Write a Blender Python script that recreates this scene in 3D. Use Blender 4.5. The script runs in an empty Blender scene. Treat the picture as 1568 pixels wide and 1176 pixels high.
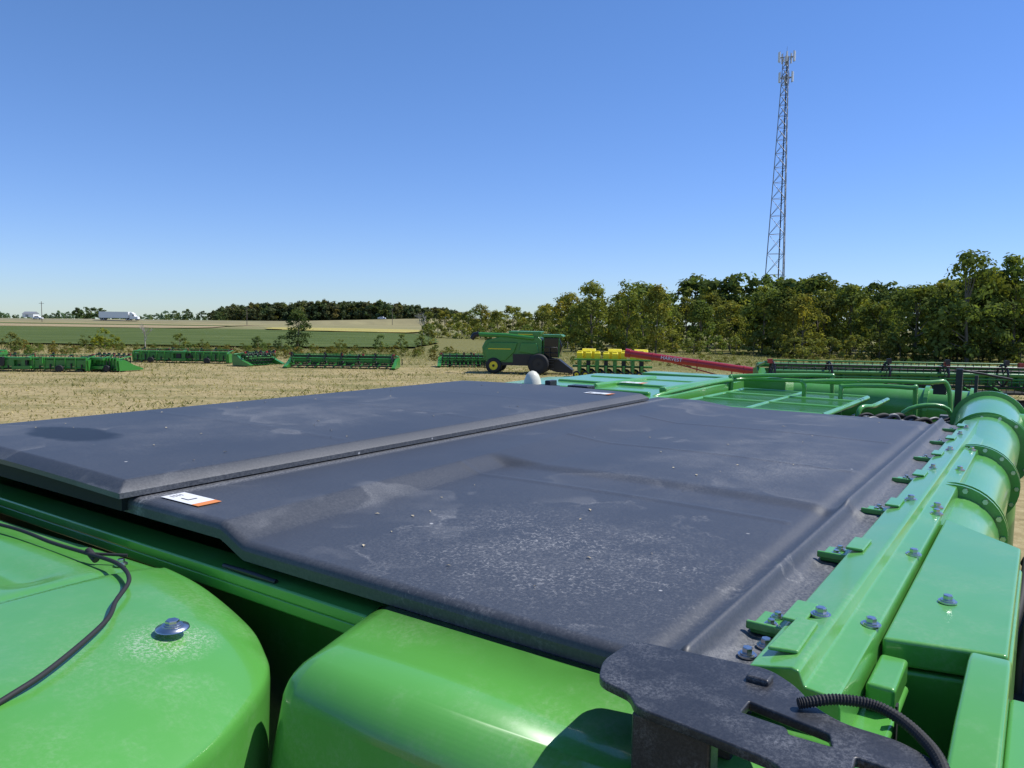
import bpy, bmesh, math, random
import numpy as np
from mathutils import Vector, Matrix
random.seed(7); RNG=np.random.default_rng(11)
S=bpy.context.scene
COL=S.collection

# ---------------------------------------------------------------- materials
def new_mat(name):
    m=bpy.data.materials.new(name); m.use_nodes=True
    nt=m.node_tree; return m,nt,nt.nodes['Principled BSDF']
def N(nt,t,**k):
    n=nt.nodes.new(t)
    for a,b in k.items(): setattr(n,a,b)
    return n
def L(nt,a,b): nt.links.new(a,b)
def noise(nt,vec,scale,detail=4,rough=.55,dist=0):
    n=N(nt,'ShaderNodeTexNoise'); n.inputs['Scale'].default_value=scale
    n.inputs['Detail'].default_value=detail; n.inputs['Roughness'].default_value=rough
    n.inputs['Distortion'].default_value=dist
    if vec is not None: L(nt,vec,n.inputs['Vector'])
    return n.outputs['Fac']
def ramp(nt,fac,stops):
    r=N(nt,'ShaderNodeValToRGB'); e=r.color_ramp.elements
    while len(e)<len(stops): e.new(.5)
    for i,(p,c) in enumerate(stops):
        e[i].position=p; e[i].color=(c if len(c)==4 else (*c,1)) if not isinstance(c,(int,float)) else (c,c,c,1)
    L(nt,fac,r.inputs['Fac']); return r.outputs['Color']
def mixc(nt,fac,a,b,mode='MIX'):
    m=N(nt,'ShaderNodeMix',data_type='RGBA',blend_type=mode)
    for s,v in ((0,fac),(6,a),(7,b)):
        if hasattr(v,'is_output'): L(nt,v,m.inputs[s])
        elif s==0: m.inputs[0].default_value=v
        else: m.inputs[s].default_value=(*v,1) if len(v)==3 else v
    return m.outputs[2]
def mth(nt,op,a,b=0.):
    m=N(nt,'ShaderNodeMath',operation=op)
    for i,v in enumerate((a,b)):
        if hasattr(v,'is_output'): L(nt,v,m.inputs[i])
        else: m.inputs[i].default_value=v
    return m.outputs[0]
def objco(nt): return N(nt,'ShaderNodeTexCoord').outputs['Object']
def bump(nt,p,h,strength,dist=.01):
    b=N(nt,'ShaderNodeBump'); b.inputs['Strength'].default_value=strength; b.inputs['Distance'].default_value=dist
    L(nt,h,b.inputs['Height']); L(nt,b.outputs[0],p.inputs['Normal'])
def simple(name,col,rough=.5,metal=0,var=.15,scale=6,coat=0):
    m,nt,p=new_mat(name); v=objco(nt)
    n=noise(nt,v,scale,5)
    c=mixc(nt,n,tuple(x*(1-var) for x in col),tuple(min(1,x*(1+var)) for x in col))
    L(nt,c,p.inputs['Base Color']); p.inputs['Roughness'].default_value=rough
    p.inputs['Metallic'].default_value=metal; p.inputs['Coat Weight'].default_value=coat
    p.inputs['Coat Roughness'].default_value=.1
    return m
def blob(nt,v,ca,cb,ra,rb,edge=.35,wob=1.1):
    """soft elliptical patch of wear centred on (ca,cb) of the part"""
    mp=N(nt,'ShaderNodeMapping'); L(nt,v,mp.inputs[0])
    mp.inputs['Location'].default_value=(-ca/ra,-cb/rb,0); mp.inputs['Scale'].default_value=(1/ra,1/rb,0)
    ln=N(nt,'ShaderNodeVectorMath',operation='LENGTH'); L(nt,mp.outputs[0],ln.inputs[0])
    d=mth(nt,'ADD',ln.outputs['Value'],mth(nt,'MULTIPLY',mth(nt,'SUBTRACT',noise(nt,v,5,4,.6),.5),wob))
    return ramp(nt,d,[(1-edge,1.),(1.,0.)]),d

def green_paint(name,col,rough=.3,dusty=.3,spot=None):
    m,nt,p=new_mat(name); v=objco(nt)
    n=noise(nt,v,2.5,3); base=mixc(nt,n,tuple(x*.92 for x in col),tuple(x*1.08 for x in col))
    d1=noise(nt,v,4,8,.7); d2=noise(nt,v,120,3,.7)
    dm=mth(nt,'MULTIPLY',ramp(nt,d1,[(.46,0.),(.75,1.)]),ramp(nt,d2,[(.42,.15),(.7,1.)]))
    dm=mth(nt,'MULTIPLY',dm,dusty)
    vo=N(nt,'ShaderNodeTexVoronoi'); vo.inputs['Scale'].default_value=16; L(nt,v,vo.inputs['Vector'])
    spots=ramp(nt,vo.outputs['Distance'],[(.035,1.),(.06,0.)])
    sel=ramp(nt,noise(nt,v,9,1),[(.6,0.),(.62,1.)])
    sp=mth(nt,'MULTIPLY',spots,mth(nt,'MULTIPLY',sel,dusty*1.4))
    f=mth(nt,'MAXIMUM',dm,sp)
    if spot:
        b,_=blob(nt,v,*spot); f=mth(nt,'MAXIMUM',f,mth(nt,'MULTIPLY',b,ramp(nt,noise(nt,v,190,3,.8),[(.47,.03),(.62,.6)])))
    c=mixc(nt,f,base,(.55,.58,.5)); L(nt,c,p.inputs['Base Color'])
    r=mth(nt,'ADD',mth(nt,'MULTIPLY',f,.5),mth(nt,'ADD',mth(nt,'MULTIPLY',d1,.15),rough-.07)); L(nt,r,p.inputs['Roughness'])
    p.inputs['Coat Weight'].default_value=.6; p.inputs['Coat Roughness'].default_value=.10
    bump(nt,p,noise(nt,v,5,2),.10,.01)
    return m
GCOL=(.095,.345,.058)
GREEN=green_paint('green_paint',GCOL)
GREEN_S=green_paint('green_paint_bolt_wear',GCOL,spot=(-.33,.815,.10,.085,.5))
GREEN_D=green_paint('green_paint_shaded',(.018,.10,.012),.4,.1)  # darkened copy of the green, shade on the tank wall put into the colour
GREEN_FAR=simple('green_paint_far',(.04,.22,.035),.35,coat=.3)

def black_plastic():
    m,nt,p=new_mat('black_plastic_dusty'); v=objco(nt)
    base=mixc(nt,noise(nt,v,1.5,3),(.030,.035,.045),(.037,.042,.053))
    grain=ramp(nt,noise(nt,v,330,2,.7),[(.40,.25),(.66,1.)])
    fine=ramp(nt,noise(nt,v,150,4,.8),[(.40,.05),(.64,1.)])
    film=mth(nt,'MULTIPLY',ramp(nt,noise(nt,v,1.1,7,.62),[(.36,.15),(.66,.95)]),fine)
    t=noise(nt,v,1.15,4,.5)
    side=ramp(nt,t,[(.53,0.),(.536,1.),(.575,.15),(.7,0.)])
    side=mth(nt,'MULTIPLY',side,mth(nt,'MULTIPLY',grain,ramp(nt,noise(nt,v,3.1,2),[(.44,0.),(.6,1.)])))
    nn=N(nt,'ShaderNodeTexNoise'); nn.inputs['Scale'].default_value=55; L(nt,v,nn.inputs['Vector'])
    ad=N(nt,'ShaderNodeVectorMath',operation='MULTIPLY_ADD'); L(nt,nn.outputs['Color'],ad.inputs[0]); ad.inputs[1].default_value=(.022,.022,.022); L(nt,v,ad.inputs[2])
    vo=N(nt,'ShaderNodeTexVoronoi',feature='DISTANCE_TO_EDGE'); vo.inputs['Scale'].default_value=80; L(nt,ad.outputs[0],vo.inputs['Vector'])
    craz=ramp(nt,vo.outputs['Distance'],[(.01,1.),(.10,0.)])
    brk=ramp(nt,noise(nt,v,75,2,.6),[(.46,0.),(.58,1.)])
    b1,d1=blob(nt,v,.32,.40,.42,.42,.75,1.6); b2,_=blob(nt,v,1.75,.40,.85,.42,.7,1.6); b3,_=blob(nt,v,1.0,2.1,1.2,.40,.7,1.6)
    gate=mth(nt,'MULTIPLY',b1,ramp(nt,noise(nt,v,9,5,.7),[(.36,0.),(.56,1.)]))
    craz=mth(nt,'MULTIPLY',mth(nt,'MULTIPLY',craz,brk),gate)
    rim=ramp(nt,mth(nt,'ABSOLUTE',mth(nt,'SUBTRACT',d1,.97)),[(.0,1.),(.05,0.)])
    rim=mth(nt,'MULTIPLY',rim,mth(nt,'MULTIPLY',fine,ramp(nt,noise(nt,v,4,2),[(.42,0.),(.56,1.)])))
    patch=mth(nt,'MULTIPLY',mth(nt,'MAXIMUM',mth(nt,'MAXIMUM',b2,mth(nt,'MULTIPLY',b1,.6)),mth(nt,'MULTIPLY',b3,.7)),mth(nt,'MULTIPLY',fine,ramp(nt,noise(nt,v,6,6,.7),[(.38,.15),(.62,1.)])))
    f=mth(nt,'ADD',mth(nt,'MULTIPLY',film,.13),mth(nt,'MULTIPLY',side,.24)); f=mth(nt,'ADD',f,.02)
    f=mth(nt,'ADD',f,mth(nt,'MULTIPLY',craz,.50)); f=mth(nt,'ADD',f,mth(nt,'MULTIPLY',patch,.30)); f=mth(nt,'ADD',f,mth(nt,'MULTIPLY',rim,.34))
    sx=N(nt,'ShaderNodeSeparateXYZ'); L(nt,v,sx.inputs[0])
    gut=mth(nt,'MAXIMUM',ramp(nt,mth(nt,'ABSOLUTE',mth(nt,'SUBTRACT',sx.outputs['Y'],1.425)),[(.0,1.),(.032,0.)]),
            mth(nt,'MULTIPLY',ramp(nt,mth(nt,'ABSOLUTE',mth(nt,'ADD',sx.outputs['Y'],.07)),[(.0,1.),(.04,0.)]),.6))
    f=mth(nt,'ADD',f,mth(nt,'MULTIPLY',mth(nt,'MULTIPLY',gut,fine),.50))
    vs=N(nt,'ShaderNodeTexVoronoi'); vs.inputs['Scale'].default_value=8; L(nt,v,vs.inputs['Vector'])
    sp=mth(nt,'MULTIPLY',ramp(nt,vs.outputs['Distance'],[(.025,1.),(.042,0.)]),ramp(nt,noise(nt,v,5,1),[(.50,0.),(.52,1.)]))
    f=mth(nt,'MINIMUM',mth(nt,'ADD',f,sp),1.)
    wet,_=blob(nt,v,.23,2.30,.12,.26,.25)
    f=mth(nt,'MULTIPLY',f,mth(nt,'SUBTRACT',1.,wet))
    c=mixc(nt,f,base,(.42,.42,.42)); c=mixc(nt,mth(nt,'MULTIPLY',wet,.6),c,(.010,.010,.010)); L(nt,c,p.inputs['Base Color'])
    r=mth(nt,'ADD',.46,mth(nt,'MULTIPLY',f,.5)); L(nt,r,p.inputs['Roughness'])
    L(nt,mth(nt,'SUBTRACT',.5,mth(nt,'MULTIPLY',wet,.2)),p.inputs['Specular IOR Level'])
    bump(nt,p,noise(nt,v,1.8,1),.10,.01)
    return m
BLACKP=black_plastic()
BLACK=simple('black_steel',(.014,.014,.017),.42,var=.3,scale=30)
def dusty_black():
    m,nt,p=new_mat('black_steel_dusty'); v=objco(nt)
    f=mth(nt,'MULTIPLY',ramp(nt,noise(nt,v,12,6,.7),[(.45,.05),(.7,.35)]),ramp(nt,noise(nt,v,260,3,.8),[(.42,.1),(.62,1.)]))
    L(nt,mixc(nt,f,(.018,.019,.023),(.40,.40,.40)),p.inputs['Base Color']); p.inputs['Roughness'].default_value=.42
    return m
BLACK_N=dusty_black()
RUBBER=simple('rubber',(.018,.018,.019),.7)
DARK=simple('dark_interior',(.012,.014,.012),.8)
ZINC=simple('zinc_bolt',(.55,.56,.58),.28,metal=1,var=.25,scale=120)
GALV=simple('galvanised',(.30,.31,.32),.5,metal=.3)
WHITE=simple('white_paint',(.8,.8,.78),.4)
YELLOW=simple('yellow_paint',(.80,.66,.02),.4)
RED=simple('red_paint',(.33,.015,.02),.35,coat=.4)
ORANGE=simple('orange_decal',(.75,.25,.06),.5)
GLASS=simple('dark_glass',(.015,.02,.022),.08)
CREAM=simple('cream_plastic',(.75,.72,.58),.35)
HOSE=simple('grey_hose',(.16,.16,.17),.45)
BARK=simple('bark',(.16,.135,.10),.9,scale=3,var=.4)
DEADW=simple('dead_wood',(.42,.38,.33),.9,scale=3)
ASPH=simple('asphalt',(.22,.21,.2),.9)

def leaf_mat():
    m,nt,p=new_mat('foliage')
    at=N(nt,'ShaderNodeAttribute',attribute_name='Col')
    df=N(nt,'ShaderNodeBsdfDiffuse'); L(nt,at.outputs['Color'],df.inputs['Color'])
    tr=N(nt,'ShaderNodeBsdfTranslucent'); L(nt,mixc(nt,1.,at.outputs['Color'],(1.2,1.3,.6),'MULTIPLY'),tr.inputs['Color'])
    mx=N(nt,'ShaderNodeMixShader'); mx.inputs[0].default_value=.33
    L(nt,df.outputs[0],mx.inputs[1]); L(nt,tr.outputs[0],mx.inputs[2])
    L(nt,mx.outputs[0],nt.nodes['Material Output'].inputs['Surface']); nt.nodes.remove(p); return m
LEAF=leaf_mat()

# ---------------------------------------------------------------- builders
def empty(name,loc=(0,0,0),rz=0):
    e=bpy.data.objects.new(name,None); COL.objects.link(e); e.location=loc; e.rotation_euler=(0,0,rz); e.empty_display_size=.2
    return e
class MB:
    def __init__(s): s.v=[];s.f=[];s.m=[];s.sm=[]
    def add(s,vs,fs,mat=0,smooth=False,M=None):
        o=len(s.v)
        for q in vs:
            q=Vector(q)
            if M is not None: q=M@q
            s.v.append(tuple(q))
        for f in fs: s.f.append([i+o for i in f]); s.m.append(mat); s.sm.append(smooth)
    def box(s,lo,hi,mat=0,M=None):
        x0,y0,z0=lo;x1,y1,z1=hi
        s.add([(x0,y0,z0),(x1,y0,z0),(x1,y1,z0),(x0,y1,z0),(x0,y0,z1),(x1,y0,z1),(x1,y1,z1),(x0,y1,z1)],
              [(3,2,1,0),(4,5,6,7),(0,1,5,4),(1,2,6,5),(2,3,7,6),(3,0,4,7)],mat,False,M)
    def tube(s,pts,r,mat=0,seg=10,smooth=True,caps=True):
        pts=[Vector(p) for p in pts]; n=len(pts); rr=r if isinstance(r,(list,tuple)) else [r]*n
        vs=[];fs=[]; up=None
        for i,p in enumerate(pts):
            d=(pts[min(i+1,n-1)]-pts[max(i-1,0)]).normalized()
            if up is None:
                up=Vector((0,0,1)) if abs(d.z)<.9 else Vector((1,0,0))
            x=d.cross(up)
            if x.length<1e-4: x=d.cross(Vector((0,1,0)))
            x.normalize(); y=x.cross(d).normalized(); up=y
            for k in range(seg):
                t=2*math.pi*k/seg; vs.append(p+rr[i]*(x*math.cos(t)+y*math.sin(t)))
        for i in range(n-1):
            for k in range(seg):
                a=i*seg+k;b=i*seg+(k+1)%seg; fs.append((a,b,b+seg,a+seg))
        s.add(vs,fs,mat,smooth)
        if caps:
            s.add(vs[:seg],[tuple(range(seg))[::-1]],mat); s.add(vs[-seg:],[tuple(range(seg))],mat)
    def prism(s,poly,z0,z1,mat=0,plane='xy',M=None):
        n=len(poly)
        def P(p,z):
            return {'xy':(p[0],p[1],z),'xz':(p[0],z,p[1]),'yz':(z,p[0],p[1])}[plane]
        vs=[P(p,z0) for p in poly]+[P(p,z1) for p in poly]
        fs=[tuple(range(n))[::-1],tuple(range(n,2*n))]+[(i,(i+1)%n,(i+1)%n+n,i+n) for i in range(n)]
        s.add(vs,fs,mat,False,M)
    def obj(s,name,mats,parent=None,bevel=0,seg=3,loc=None,recalc=True):
        me=bpy.data.meshes.new(name); me.from_pydata(s.v,[],s.f)
        for m in mats: me.materials.append(m)
        me.polygons.foreach_set('material_index',s.m); me.polygons.foreach_set('use_smooth',s.sm)
        if recalc:
            bm=bmesh.new(); bm.from_mesh(me); bmesh.ops.recalc_face_normals(bm,faces=bm.faces[:]); bm.to_mesh(me); bm.free()
        me.update()
        o=bpy.data.objects.new(name,me); COL.objects.link(o)
        if parent: o.parent=parent
        if loc: o.location=loc
        if bevel:
            b=o.modifiers.new('bevel','BEVEL'); b.width=bevel; b.segments=seg; b.limit_method='ANGLE'; b.angle_limit=math.radians(35); b.harden_normals=False
            for p in me.polygons: p.use_smooth=True
            w=o.modifiers.new('wn','WEIGHTED_NORMAL'); w.keep_sharp=True
        return o
def catmull(pts,k=8,closed=False):
    P=[Vector(p) for p in pts]; n=len(P); out=[]
    rng=range(n if closed else n-1)
    for i in rng:
        g=lambda j:P[j%n] if closed else P[max(0,min(n-1,j))]
        p0,p1,p2,p3=g(i-1),g(i),g(i+1),g(i+2)
        for q in range(k):
            t=q/k; out.append(.5*((2*p1)+(-p0+p2)*t+(2*p0-5*p1+4*p2-p3)*t*t+(-p0+3*p1-3*p2+p3)*t**3))
    if not closed: out.append(P[-1])
    return out
def sstep(x): x=max(0.,min(1.,x)); return x*x*(3-2*x)

def np_mesh(name,V,F,mats,mi=None,col=None,smooth=False,parent=None,link=True):
    me=bpy.data.meshes.new(name); nv=len(V); nf=len(F)
    me.vertices.add(nv); me.vertices.foreach_set('co',V.astype(np.float32).ravel())
    me.loops.add(nf*4); me.loops.foreach_set('vertex_index',F.astype(np.int32).ravel())
    me.polygons.add(nf); me.polygons.foreach_set('loop_start',(np.arange(nf)*4).astype(np.int32))
    for m in mats: me.materials.append(m)
    if mi is not None: me.polygons.foreach_set('material_index',mi.astype(np.int32))
    me.polygons.foreach_set('use_smooth',np.full(nf,smooth))
    me.update(calc_edges=True); me.validate()
    if col is not None:
        a=me.color_attributes.new('Col','FLOAT_COLOR','POINT')
        c=np.ones((nv,4),np.float32); c[:,:3]=col; a.data.foreach_set('color',c.ravel())
    if not link: return me
    o=bpy.data.objects.new(name,me); COL.objects.link(o)
    if parent: o.parent=parent
    return o

def grid_obj(name,A,B,fn,mats,parent,skirt=.03):
    na,nb=len(A),len(B); V=np.zeros((na*nb,3))
    for i,a in enumerate(A):
        for j,b in enumerate(B): V[i*nb+j]=(a,b,fn(a,b))
    idx=np.arange(na*nb).reshape(na,nb)
    F=np.stack([idx[:-1,:-1],idx[1:,:-1],idx[1:,1:],idx[:-1,1:]],-1).reshape(-1,4)
    ring=np.concatenate([idx[:,0],idx[-1,1:],idx[::-1,-1][1:],idx[0,::-1][1:-1]])
    R=V[ring].copy(); R[:,2]-=skirt; k=len(ring); o=len(V)
    V=np.concatenate([V,V[ring],R]); j=np.arange(k); jn=(j+1)%k
    F2=np.stack([o+j,o+k+j,o+k+jn,o+jn],-1)
    return np_mesh(name,V,np.concatenate([F,F2]),mats,smooth=True,parent=parent)

# ================================================================ OWN COMBINE (camera stands on it)
CB=empty('combine_harvester',(.26,1.11,4.2),math.radians(55.3))

def cR(a,b):
    bc=1.09+.045*a
    far=sstep((a-1.03)/.07)
    w=.085*(1-far)+.20*far
    top=.034
    main=.010*math.sin(math.pi*min(1,max(0,a/3.3)))*math.sin(math.pi*min(1,max(0,b/1.1)))+.010*far
    k=(b-(bc-w))/w; k=max(0,min(1,k)); k=.75*k+.25*sstep(k)
    c=main*(1-k)+top*k
    if .08<b<bc:
        for r in (.88,1.63,2.38): c+=.003*math.exp(-((a-r)/.010)**2)
    c-=.010*math.exp(-((b-.035)/.02)**2)
    c+=.028*math.exp(-((b+.013)/.015)**2) if b>-.2 else 0
    if b<-.04: c-=.006*sstep((-.04-b)/.02)
    if a<-.012: c-=.018*(1-math.sqrt(max(0,1-min(1,(-.012-a)/.023)**2)))
    if a>3.27: c-=.02*sstep((a-3.27)/.03)
    return c
A=np.concatenate([np.linspace(-.035,-.005,14),np.linspace(.01,3.25,260),np.linspace(3.26,3.3,5)])
B=np.concatenate([np.linspace(-.115,.09,48),np.linspace(.1,.80,30),np.linspace(.81,1.34,90),np.linspace(1.36,1.50,6)])
grid_obj('tank_cover_right',A,B,cR,[BLACKP],CB,.022)
def cL(a,b):
    e=min(b-1.45,2.83-b); e2=min(a+.07,3.03-a)
    d=min(e,e2,(e+e2)*.62)
    k=max(0,min(1,d/.036)); k=.75*k+.25*math.sin(k*math.pi/2)
    c=.076-.024*(1-k)
    c+=.010*math.sin(math.pi*max(0,min(1,(b-1.45)/1.38)))
    for r in (.75,1.5,2.25):
        if 1.53<b<2.75: c+=.002*math.exp(-((a-r)/.012)**2)
    return c
A=np.concatenate([np.linspace(-.07,-.02,14),np.linspace(0,2.95,150),np.linspace(2.96,3.03,8)])
B=np.concatenate([np.linspace(1.45,1.50,14),np.linspace(1.52,2.77,70),np.linspace(2.78,2.83,10)])
grid_obj('tank_cover_left',A,B,cL,[BLACKP],CB,.014)
m=MB(); m.box((-.05,1.475,.0),(3.0,2.81,.045)); m.obj('cover_frame',[DARK],CB)

m=MB()
m.box((-.060,.60,-.088),(.03,2.90,-.062)); m.box((-.056,.60,-.115),(-.046,2.90,-.088))
m.box((0,2.845,-.1),(3.1,2.895,.022)); 
m.obj('tank_rim',[GREEN],CB,.006)
m=MB()
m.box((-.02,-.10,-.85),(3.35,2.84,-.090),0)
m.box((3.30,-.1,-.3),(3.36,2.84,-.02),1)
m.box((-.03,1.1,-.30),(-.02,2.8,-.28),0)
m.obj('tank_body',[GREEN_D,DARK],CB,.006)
m=MB()
m.box((.0,2.826,-.02),(3.05,2.85,.045))
for a in np.arange(.25,3.0,.42): m.box((a,2.83,.02),(a+.05,2.89,.06))
m.tube([(-.045,.88,-.060),(-.05,.97,-.056),(-.045,1.06,-.060)],.006)
m.obj('rubber_seal',[BLACK],CB,.004)

m=MB()
m.box((-1.9,.1,-2.9),(6.2,2.7,-.86),0)
m.box((-1.9,-.3,-2.2),(-.6,.08,-1.7),1)
m.box((3.4,.2,-.84),(6.0,2.6,-.45),1)
m.obj('chassis_body',[DARK,DARK],CB,.03)
m=MB()
for a,r in ((-1.3,.75),(4.6,.98)):
    for b in (-.5,3.0):
        z=-4.2+r
        n=28
        prof=[(.0,.45*r),(.02,.55*r),(.02,.9*r),(.08,r),(.52,r),(.58,.9*r),(.58,.55*r),(.6,.45*r)]
        vs=[];fs=[]
        for i in range(n):
            t=2*math.pi*i/n
            for (w,q) in prof: vs.append((a+q*math.cos(t),b-.3+w,z+q*math.sin(t)))
        k=len(prof)
        for i in range(n):
            for j in range(k-1): fs.append((i*k+j,((i+1)%n)*k+j,((i+1)%n)*k+j+1,i*k+j+1))
        m.add(vs,fs,0,True)
        m.tube([(a,b-.22,z),(a,b+.22,z)],.47*r,1,24)
m.obj('wheels',[RUBBER,YELLOW],CB)

m=MB()
m.prism([(-.100,-.02),(-.098,.010),(-.106,.024),(-.162,.036),(-.172,.034),(-.180,.014),(-.222,.010),(-.226,-.004),(-.228,-.06),(-.10,-.06)],-.02,3.35,0,'yz')
m.obj('hinge_beam',[GREEN],CB,.0035)
m=MB()
m.prism([(.26,-.231),(1.19,-.231),(.99,-.40),(.30,-.40)],-.045,-.001)
m.prism([(.26,-.231),(1.19,-.231),(.99,-.405),(.30,-.405)],-.7,-.05)
m.box((-.09,-.275,-.075),(.245,-.180,-.062))
m.box((.12,-.272,-.060),(.245,-.232,-.020))
m.box((-.30,-.345,-.6),(.25,-.275,-.19))
m.prism([(-.42,-.10),(-.20,-.04),(.05,-.004),(.24,.004),(.29,-.002),(.29,-.30),(-.42,-.30)],-.405,-.350,0,'xz')
m.prism([(-.42,-.405),(.29,-.405),(.29,-.50),(-.42,-.60)],-.5,-.06)
m.box((-.22,-.27,-.5),(-.02,-.11,-.078))
m.obj('side_shield',[GREEN],CB,.009,4)
m=MB()
m.box((.09,-.279,-.2),(.104,-.276,-.03)); m.box((-.3,-.349,-.3),(.24,-.346,-.12)); m.obj('shield_slot',[DARK],CB)

def bolt(m,a,b,c,r=.0085,wr=.0155,th=.009,axis='z'):
    seg=20
    m.tube([(a,b,c),(a,b,c+.003)],wr,0,seg,smooth=False)
    m.tube([(a,b,c+.003),(a,b,c+.0055)],wr*.78,0,seg,smooth=False)
    ang=random.random(); vs=[];
    for z,q in ((c+.005,1),(c+.005+th*.85,1),(c+.005+th,.86)):
        for k in range(6):
            t=ang+k*math.pi/3; vs.append((a+r*q*math.cos(t),b+r*q*math.sin(t),z))
    fs=[(i,(i+1)%6,(i+1)%6+6,i+6) for i in range(6)]+[(i+6,(i+1)%6+6,(i+1)%6+12,i+12) for i in range(6)]+[tuple(range(12,18))]
    m.add(vs,fs,0)
br=MB(); bo=MB()
for i,a in enumerate((.20,.67,1.14,1.63,2.10,2.57,3.04)):
    br.box((a-.04,-.112,-.004),(a+.04,-.050,.008))
    br.box((a-.048,-.108,.004),(a-.040,-.045,.018))
    br.box((a-.045,-.135,.030),(a+.05,-.100,.036))
    bolt(bo,a+.018,-.078,.008,.006,.011,.006); bolt(bo,a-.02,-.078,.008,.006,.011,.006)
bolt(bo,.12,-.088,-.004,.008,.014); bolt(bo,.07,-.075,-.004,.008,.014)
for a in (.206,1.2,2.2): bolt(bo,a,-.148,.033)
for a,b in ((.27,-.212),(.74,-.214),(1.17,-.212),(1.25,-.205),(1.9,-.205),(2.4,-.205),(.5,-.30)): bolt(bo,a,b,.011 if b>-.22 else 0.)
for a,b in ((1.75,-.14),(2.7,-.14),(2.95,-.145)): bolt(bo,a,b,.033,.007,.012)
br.prism([(.02,-.118),(.16,-.123),(.16,-.155),(.03,-.158)],.034,.040)
br.obj('hinge_brackets',[GREEN],CB,.003); 

def rounded_box(name,verts_lo,verts_hi,edges_sel,w,mat,seg=10):
    bm=bmesh.new()
    vs=[bm.verts.new(v) for v in verts_lo+verts_hi]
    for f in ((3,2,1,0),(4,5,6,7),(0,1,5,4),(1,2,6,5),(2,3,7,6),(3,0,4,7)): bm.faces.new([vs[i] for i in f])
    bm.edges.ensure_lookup_table()
    es=[e for e in bm.edges if tuple(sorted(vs.index(v) for v in e.verts)) in edges_sel]
    bmesh.ops.bevel(bm,geom=es,offset=w,segments=seg,profile=.5,affect='EDGES')
    bmesh.ops.recalc_face_normals(bm,faces=bm.faces[:])
    me=bpy.data.meshes.new(name); bm.to_mesh(me); bm.free(); me.materials.append(mat)
    for p in me.polygons: p.use_smooth=True
    o=bpy.data.objects.new(name,me); COL.objects.link(o); o.parent=CB
    mo=o.modifiers.new('wn','WEIGHTED_NORMAL'); return o
lo=[(-.37,-.30,-.9),(-.040,-.30,-.9),(-.040,.67,-.9),(-.37,.71,-.9)]
hi=[(-.255,-.30,-.086),(-.038,-.30,-.036),(-.038,.612,-.040),(-.262,.612,-.090)]
rounded_box('engine_shield_centre',lo,hi,{(4,7),(6,7),(3,7)},.055,GREEN,12)

out=[(-.12,2.6),(-.135,1.95),(-.115,1.5),(-.105,1.22),(-.10,1.05),(-.122,.88),(-.165,.775),(-.215,.70),(-.30,.635),(-.45,.56),(-.7,.50),(-1.0,.52),(-1.15,.7),(-1.2,1.2),(-1.2,2.0),(-1.1,2.6)]
O=catmull([(a,b,0) for a,b in out],10,True); cen=Vector((-.55,1.45,0))
def cS(a,b,s):
    amp=.018+.060*sstep((1.25-b)/.5)
    c=-.066-amp*s**7
    c+=.010*sstep((1.215-b)/.02)
    c-=.012*math.exp(-((a+.34)/.05)**2)*sstep((b-1.25)/.08)
    c+=.010*sstep((-.20-a)/.02)*sstep((b-1.2)/.05)*0.5
    c+=.010*math.exp(-((a+.62)/.10)**2)*sstep((1.1-b)/.3)
    return c
rings=[i/60 for i in range(1,61)]
V=[(cen.x,cen.y,cS(cen.x,cen.y,0))]; n=len(O); F=[]
for s in rings:
    for p in O:
        q=cen+(p-cen)*s; V.append((q.x,q.y,cS(q.x,q.y,s)))
for off,dz in ((.005,-.004),(.009,-.012),(.010,-.03),(.002,-.25)):
    for p in O:
        d=(p-cen).normalized(); q=p+d*off; V.append((q.x,q.y,cS(p.x,p.y,1)+dz))
for j in range(n): F.append((0,1+j,1+(j+1)%n))
for i in range(len(rings)+3):
    for j in range(n):
        a=1+i*n+j;b=1+i*n+(j+1)%n; F.append((a,a+n,b+n,b))
m=MB(); m.add(V,F,0,True); m.obj('engine_shield_left',[GREEN_S],CB)
def dome(m,a,b,c,r):
    m.tube([(a,b,c),(a,b,c+.003),(a,b,c+.006)],[r,r*.97,r*.6],0,32); 
dome(bo,-.31,.83,cS(-.31,.83,.6)-.001,.029); bolt(bo,-.31,.83,cS(-.31,.83,.6)+.003,.012,.018,.007)
bolt(bo,-.165,1.27,-.068,.008,.014)
bo.obj('bolts',[ZINC],CB)
m=MB()
cab=catmull([(-.30,2.2,-.05),(-.217,1.75,-.045),(-.205,1.5,-.05),(-.205,1.34,-.045),(-.21,1.2,-.04),(-.245,1.09,-.042),(-.32,1.0,-.044),(-.383,.92,-.046),(-.52,.81,-.046),(-.61,.765,-.05),(-.8,.72,-.08)],10)
m.tube(cab,.0045,0,8); m.tube([(-.20,1.31,-.056),(-.20,1.345,-.04)],.008); m.tube([(-.2,1.33,-.045),(-.15,1.27,-.05)],.0035)
m.obj('cable',[RUBBER],CB)

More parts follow.
